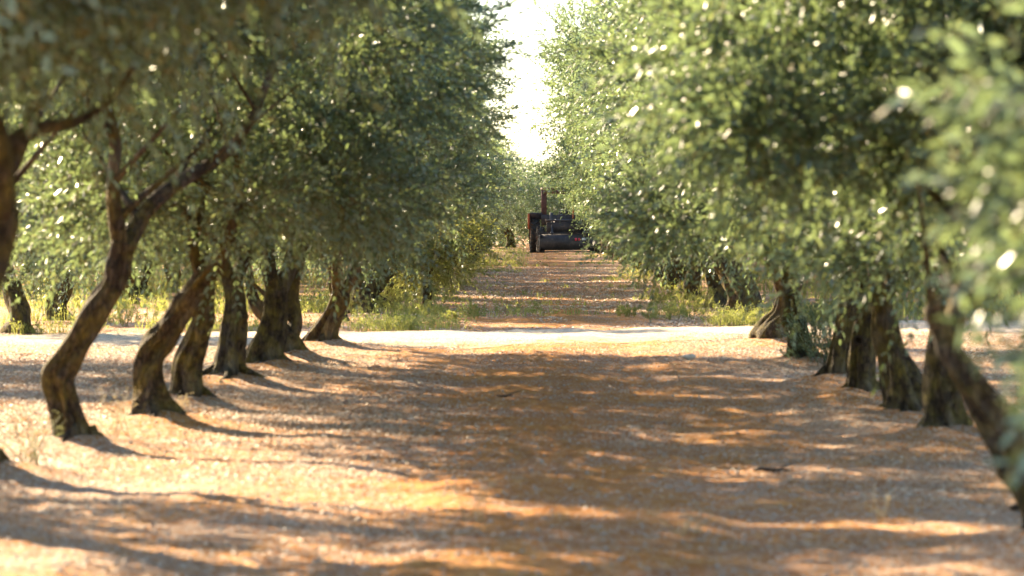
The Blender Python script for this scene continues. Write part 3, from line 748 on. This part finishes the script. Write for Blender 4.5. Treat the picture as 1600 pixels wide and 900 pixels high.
# near weeds
def stalk_weed(label, px, py, h, n, seed, mat, spread=.25, group='thin weeds in the near lane'):
    x, y = base(px, py); rng = np.random.default_rng(seed); g = Geo()
    for s in range(n):
        a0 = rng.uniform(0, 6.28); r_ = spread * rng.uniform(.2, 1); hh_ = h * rng.uniform(.6, 1.1); b0 = rng.normal(0, .04, 2)
        pts = [(b0[0], b0[1], -.02, .0035), (b0[0] + r_ * .4 * math.cos(a0), b0[1] + r_ * .4 * math.sin(a0), hh_ * .5, .0026), (b0[0] + r_ * math.cos(a0), b0[1] + r_ * math.sin(a0), hh_, .0014)]
        tube(g, pts, s, 5, .08, .02)
        k = 9; f = rng.uniform(.15, 1, k)[:, None]; o = np.array(pts[0][:3]) * (1 - f) + np.array(pts[2][:3]) * f
        g.add(*sprigs(rng, o, np.stack([rng.normal(0, .8, k), rng.normal(0, .8, k), np.full(k, .6)], 1), 3, np.full(k, .05), .024, .005, False, .05))
    return tag(link('weed', g.build('weed', mat), loc=(x, y, float(gz(x, y)))), label, 'weed', group)
stalk_weed('wispy grey green weed between the left edge and the elbow trunk', 52, 742, .34, 12, 1, M_GREY, .3)
stalk_weed('small dry weed at the foot of the elbow trunk', 178, 700, .30, 8, 2, M_DRY)
stalk_weed('thin dry weed in front of the third left trunk', 288, 648, .16, 4, 3, M_DRY, .12)
stalk_weed('lone dry stalk in the middle of the lane', 742, 818, .20, 3, 4, M_DRY, .1)
stalk_weed('bent dry straw in the sunlit front of the lane', 1062, 842, .12, 4, 6, M_DRY, .25)
stalk_weed('dry stalk at the front right of the lane', 1384, 822, .12, 2, 7, M_DRY, .04)
stalk_weed('small green weed between the straight and the leaning right trunks', 1385, 622, .16, 5, 8, M_WEED, .12)

# ------------------------------------------------------------------ litter on the near ground
rng = np.random.default_rng(41); n = 520000
y = rng.uniform(0, 1, n) ** .75 * (54 - 15.5) + 15.5
x = rng.uniform(-1, 1, n) * (.145 * y + .3)
pn = snoise(43, (1.3, 3.2))(x, y * .5)
pn2 = snoise(47, (.7, 1.6, 6))(x, y * .6)
md = np.min([np.hypot(x - mx, (y - my)) for mx, my, _, _ in MOUNDS], axis=0)
dens = np.clip(-.20 + .24 * np.abs(x - .25) + .38 * pn + .22 * pn2, .012, .85) * np.clip((md - .35) / .5, .05, 1)
k = rng.uniform(0, 1, n) < dens; x, y = x[k], y[k]; n = len(x)
n2_ = 45000; y2 = rng.uniform(0, 1, n2_) ** 1.4 * 75 + 57; x2 = rng.uniform(-3.2, 3.2, n2_); k2 = (y2 > road_far(x2) + .1) & (snoise(48, (.9, 2.5))(x2, y2 * .4) > -.5)
x = np.concatenate([x, x2[k2]]); y = np.concatenate([y, y2[k2]]); n = len(x)
o = np.stack([x, y, gz(x, y) + .006 + rng.uniform(0, .012, n)], 1)
az = rng.uniform(0, 6.283, n); tilt = rng.normal(0, .22, n)
d = np.stack([np.cos(az) * np.cos(tilt), np.sin(az) * np.cos(tilt), np.sin(tilt)], 1)
w = nrm(np.cross(d, np.stack([rng.normal(0, .35, n), rng.normal(0, .35, n), np.ones(n)], 1)))
V, Q = leaves_np(o, d, w, rng.uniform(.012, .034, n) * (1 + (y > 56)), rng.uniform(.004, .010, n) * (1 + (y > 56)), .3)
tag(link('leaf_litter', mesh_np('leaf_litter', V, Q, M_LIT)), 'pale dry olive leaves and chaff scattered over the red soil', 'leaf litter', kind='stuff')
# small stones
rng = np.random.default_rng(44); n = 9000
y = rng.uniform(15.5, 56, n); x = rng.uniform(-1, 1, n) * (.145 * y)
s = rng.uniform(.004, .016, n); c0 = np.stack([x, y, gz(x, y) + s * .2], 1)
oct_ = np.array([(1, 0, 0), (0, 1, 0), (-1, 0, 0), (0, -1, 0), (0, 0, .8), (0, 0, -.6)], float)
V = c0[:, None] + oct_[None] * s[:, None, None] * rng.uniform(.6, 1.3, (n, 6, 1))
tt = np.array([(0, 1, 4), (1, 2, 4), (2, 3, 4), (3, 0, 4), (1, 0, 5), (2, 1, 5), (3, 2, 5), (0, 3, 5)])
T = (np.arange(n)[:, None, None] * 6 + tt[None]).reshape(-1, 3)
tag(link('pebbles', mesh_np('pebbles', V.reshape(-1, 3), np.zeros((0, 4), int), plain('limestone', (.42, .34, .27), .8), False, T)), 'small pale stones and clods on the soil', 'pebbles', kind='stuff')

# fallen sticks and the crumpled scrap
M_DARKWOOD = plain('dark dead wood', (.05, .032, .022), .9)
def stick(label, pxs, py, r, seed):
    x0, y0 = base(pxs[0], py); x1, y1 = base(pxs[1], py); g = Geo(); rng = np.random.default_rng(seed); pts = []
    for f in np.linspace(0, 1, 6):
        pts.append(((x1 - x0) * (f - .5), rng.uniform(-.05, .05), .016 + rng.uniform(0, .012), r * (1 - .55 * abs(f - .45) * 2)))
    tube(g, pts, seed, 10, .03, .15)
    tube(g, [(pts[3][0], pts[3][1], .02, r * .5), (pts[3][0] + .08, pts[3][1] + .09, .05, r * .35), (pts[3][0] + .14, pts[3][1] + .15, .06, r * .15)], seed + 1, 8, .03, .1)
    xm = (x0 + x1) / 2
    tag(link('fallen_stick', g.build('fallen_stick', M_DARKWOOD, True), loc=(xm, y0, float(gz(xm, y0)))), label, 'stick', 'fallen sticks')
stick('dark broken stick lying on the shaded right side of the lane', (1178, 1240), 735, .013, 3)
stick('short dark stick lying in the middle of the lane', (776, 800), 621, .012, 5)
stick('dark stub of wood at the bottom right edge of the lane', (1580, 1602), 806, .02, 9)
x, y = base(1078, 567)
rng = np.random.default_rng(9); g = Geo(); nu, nv_ = 14, 9
U, Vg = np.meshgrid(np.linspace(0, 6.283, nu, endpoint=False), np.linspace(.05, 3.09, nv_))
rr2 = .042 * (1 + .35 * snoise(91, (2, 5))(np.cos(U) * 2, np.sin(U) * 2, Vg * 2))
V = np.stack([rr2 * 1.4 * np.sin(Vg) * np.cos(U), rr2 * np.sin(Vg) * np.sin(U), rr2 * .6 * np.cos(Vg) + .03], -1).reshape(-1, 3)
i, j = np.meshgrid(np.arange(nu), np.arange(nv_ - 1)); i = i.ravel(); j = j.ravel()
g.add(V, np.stack([j * nu + i, (j + 1) * nu + i, (j + 1) * nu + (i + 1) % nu, j * nu + (i + 1) % nu], 1))
tag(link('paper_scrap', g.build('paper_scrap', plain('white paper', (.62, .58, .52), .8, 0, .08)), loc=(x, y, float(gz(x, y)))), 'crumpled white scrap lying on the lane before the gravel road', 'litter')

# ------------------------------------------------------------------ tractor with front blade
M_STEEL = plain('dark worn steel', (.055, .05, .05), .55, .6, .4, 5, (.14, .08, .05))
M_PAINT = plain('faded dark paint', (.035, .038, .05), .45, .1, .3, 4)
M_RUST = plain('orange red rusted paint', (.38, .09, .03), .7, 0, .4, 6, (.2, .07, .03))
M_RUSTD = plain('dull rust brown paint', (.12, .05, .035), .7, 0, .4, 6, (.07, .04, .035))
M_TYRE = plain('dusty tyre rubber', (.045, .038, .03), .9, 0, .3, 8, (.12, .08, .05))
M_RED = plain('red reflector', (.55, .03, .05), .3); M_WHITE = plain('white reflector', (.7, .75, .75), .3)
M_GLASS = plain('lamp lens', (.6, .6, .62), .12)
M_SEAT = plain('black vinyl', (.02, .02, .022), .5)
def box(g, c, s, bev=.012, rx=0.0):
    x, y, z = [v / 2 for v in s]; b = min(bev, x * .45, y * .45, z * .45)
    P_ = []
    for sx in (-1, 1):
        for sy in (-1, 1):
            for sz in (-1, 1):
                P_.append((sx * (x - b), sy * (y - b), sz * z)); P_.append((sx * (x - b), sy * y, sz * (z - b))); P_.append((sx * x, sy * (y - b), sz * (z - b)))
    import bmesh
    bm = bmesh.new(); [bm.verts.new(p) for p in P_]
    bmesh.ops.convex_hull(bm, input=bm.verts); bm.verts.ensure_lookup_table()
    bm.verts.index_update()
    V = np.array([v.co[:] for v in bm.verts]); T = []
    bmesh.ops.triangulate(bm, faces=bm.faces)
    T = [[v.index for v in f.verts] for f in bm.faces]; bm.free()
    if rx: R = np.array([[1, 0, 0], [0, math.cos(rx), -math.sin(rx)], [0, math.sin(rx), math.cos(rx)]]); V = V @ R.T
    g.add(V + np.array(c), T=T)
def bar(g, a_, b_, r, n=10):
    a_ = np.array(a_, float); b_ = np.array(b_, float); t = b_ - a_; t /= np.linalg.norm(t)
    u = np.cross(t, (0.3, .2, 1)); u /= np.linalg.norm(u); v = np.cross(t, u); th = np.linspace(0, 6.283, n, endpoint=False)
    V = np.vstack([a_ + r * (math.cos(q) * u + math.sin(q) * v) for q in th] + [b_ + r * (math.cos(q) * u + math.sin(q) * v) for q in th] + [a_, b_])
    Q = [(q, (q + 1) % n, n + (q + 1) % n, n + q) for q in range(n)]; T = [((q + 1) % n, q, 2 * n) for q in range(n)] + [(n + q, n + (q + 1) % n, 2 * n + 1) for q in range(n)]
    g.add(V, Q, T)
def lathe_x(g, prof, c, n=36):       # profile (x, r) turned about the x axis
    th = np.linspace(0, 6.283185, n, endpoint=False); m = len(prof)
    V = np.array([(c[0] + x, c[1] + r * math.cos(t), c[2] + r * math.sin(t)) for x, r in prof for t in th])
    Q = [(k * n + q, k * n + (q + 1) % n, (k + 1) * n + (q + 1) % n, (k + 1) * n + q) for k in range(m - 1) for q in range(n)]
    g.add(V, Q)
tx, ty = 1.05, 192.0
trc = bpy.data.objects.new('tractor', None); C.objects.link(trc); trc.location = (tx, ty, float(gz(tx, ty)))
trc.rotation_euler = (0, 0, math.radians(3))
tag(trc, 'old dark tractor with a wide front blade and open roll bar parked in the lane', 'tractor')
def wheel(x, y, r, w):
    g = Geo(); h = w / 2
    lathe_x(g, [(-h, r * .58), (-h * 1.02, r * .8), (-h * .8, r * .95), (-h * .3, r), (h * .3, r), (h * .8, r * .95), (h * 1.02, r * .8), (h, r * .58)], (0, 0, 0))
    for q in range(22):               # chevron lugs
        for sd_ in (-1, 1):
            t = (q + (.5 if sd_ > 0 else 0)) * 2 * math.pi / 22
            Vb = []
            for (xx, dt) in ((0.02 * sd_, .10), (h * .98 * sd_, -.10)):
                for rr_ in (r * .97, r * 1.05):
                    for e in (-.035, .035): Vb.append((xx, rr_ * math.cos(t + dt + e), rr_ * math.sin(t + dt + e)))
            g.add(Vb, [(0, 1, 3, 2), (4, 6, 7, 5), (0, 2, 6, 4), (1, 5, 7, 3), (2, 3, 7, 6), (0, 4, 5, 1)])
    ob = link('wheel', g.build('wheel', M_TYRE, False), trc, (x, y, r * 1.03))
    g = Geo(); lathe_x(g, [(-h * .85, r * .6), (-h * .5, r * .55), (-h * .2, r * .3), (-h * .35, r * .14), (-h * .35, .01)], (0, 0, 0)); lathe_x(g, [(h * .85, r * .6), (h * .5, r * .55), (h * .2, r * .3), (h * .35, r * .14), (h * .35, .01)], (0, 0, 0))
    link('rim', g.build('rim', M_RUST, True), ob)
wheel(-1.42, 1.5, .86, .46); wheel(1.42, 1.5, .86, .46); wheel(-1.25, -.7, .6, .36); wheel(1.25, -.7, .6, .36)
def part(name, mat, f, smooth=False, parent=trc):
    g = Geo(); f(g); return link(name, g.build(name, mat, smooth), parent)
part('chassis', M_STEEL, lambda g: (box(g, (0, .4, .72), (.55, 3.2, .32)), bar(g, (-1.25, -.7, .61), (1.25, -.7, .61), .07), bar(g, (-1.4, 1.5, .88), (1.4, 1.5, .88), .11)))
hood = part('hood', M_PAINT, lambda g: (box(g, (0, -.15, 1.2), (1.3, 1.7, .66), .09), box(g, (0, -.15, 1.56), (1.1, 1.6, .07), .03)))
part('grille', M_STEEL, lambda g: [box(g, (0, -1.02, 1.02 + q * .06), (.6, .03, .025)) for q in range(8)], parent=hood)
for s in (-1, 1): part('headlight', M_GLASS, lambda g: lathe_x(g, [(-.03, .001), (-.03, .07), (.03, .07), (.03, .001)], (s * .31, -1.04, 1.3), 14), True)
part('radiator_guard', M_STEEL, lambda g: (box(g, (0, -1.25, 1.2), (2.0, .06, .5), .02), box(g, (0, -1.3, 1.52), (2.1, .1, .1), .02), box(g, (0, .75, 1.55), (2.3, .1, .5), .03)))
part('exhaust_pipe', M_RUST, lambda g: (bar(g, (.3, -.2, 1.5), (.3, -.2, 2.15), .035), bar(g, (.3, -.2, 2.15), (.3, -.12, 2.25), .032)))
for s in (-1, 1):
    part('fender', M_PAINT, lambda g: (box(g, (s * 1.38, 1.5, 1.86), (.62, .95, .05), .02), box(g, (s * 1.38, .95, 1.74), (.6, .05, .34), .02, .5)))
    part('roll_bar_post', M_RUSTD if s < 0 else M_STEEL, lambda g: box(g, (s * 1.0, 1.05, 2.36), (.26, .16, 1.3), .02))
    part('roll_bar_post', M_STEEL, lambda g: box(g, (s * 1.0, 2.1, 2.36), (.12, .1, 1.3), .02))
    part('loader_arm', M_PAINT, lambda g: (box(g, (s * .75, -1.1, .98), (.14, 2.0, .2), .02, .22), box(g, (s * .75, -.95, 1.35), (.16, .18, 1.1), .02), bar(g, (s * .75, -.8, 1.7), (s * .75, -1.85, .75), .045)))
    part('work_light', M_GLASS, lambda g: lathe_x(g, [(-.05, .001), (-.05, .055), (.05, .055), (.05, .001)], (s * .78, .8, 2.9), 12), True)
part('canopy', M_RUSTD, lambda g: (box(g, (0, 1.55, 3.03), (2.2, 1.5, .08), .03), box(g, (0, .86, 2.9), (2.1, .06, .24), .015)))
part('seat', M_SEAT, lambda g: (box(g, (0, 1.55, 1.38), (.5, .5, .14), .05), box(g, (0, 1.82, 1.7), (.5, .12, .55), .05)))
def steer(g):
    th = np.linspace(0, 6.283185, 20, endpoint=False)
    for q in range(20): bar(g, (.2 * math.cos(th[q]), .95 + .06 * math.sin(th[q]), 1.72 + .19 * math.sin(th[q])), (.2 * math.cos(th[(q + 1) % 20]), .95 + .06 * math.sin(th[(q + 1) % 20]), 1.72 + .19 * math.sin(th[(q + 1) % 20])), .016, 6)
    bar(g, (0, .95, 1.72), (0, .7, 1.45), .022)
part('steering_wheel', M_SEAT, steer)
def blade(g):
    n = 12; a_ = np.linspace(-.75, .95, n); prof = [(-2.35 + .55 * (1 - math.cos(t)), .5 + .5 * math.sin(t)) for t in a_]
    prof2 = [(p[0] + .05, p[1]) for p in prof]; w = 1.36
    V = [(sx * w, p[0], p[1]) for sx in (-1, 1) for p in prof] + [(sx * w, p[0], p[1]) for sx in (-1, 1) for p in prof2]
    Q = []
    for k in range(n - 1):
        Q += [(k, n + k, n + k + 1, k + 1), (2 * n + k + 1, 3 * n + k + 1, 3 * n + k, 2 * n + k), (k, k + 1, 2 * n + k + 1, 2 * n + k), (n + k + 1, n + k, 3 * n + k, 3 * n + k + 1)]
    Q += [(0, 2 * n, 3 * n, n), (n - 1, 2 * n - 1, 4 * n - 1, 3 * n - 1)]
    g.add(V, Q)
    for s in (-1, 1): box(g, (s * w, -2.0, .48), (.05, .62, .78), .02)
    box(g, (0, -2.12, .1), (2.7, .22, .05), .01)
bl = part('blade', M_STEEL, blade)
part('blade_rim', M_STEEL, lambda g: box(g, (0, -2.1, .93), (2.74, .09, .06), .02), parent=bl)
part('reflector', M_RED, lambda g: (box(g, (.30, -2.46, .66), (.10, .02, .12)), box(g, (.45, -2.46, .66), (.10, .02, .12))), parent=bl)
part('reflector', M_WHITE, lambda g: box(g, (.66, -2.46, .67), (.16, .02, .10)), parent=bl)
part('side_panel', M_RUST, lambda g: box(g, (-1.72, 1.0, 1.5), (.09, .35, .72), .02))
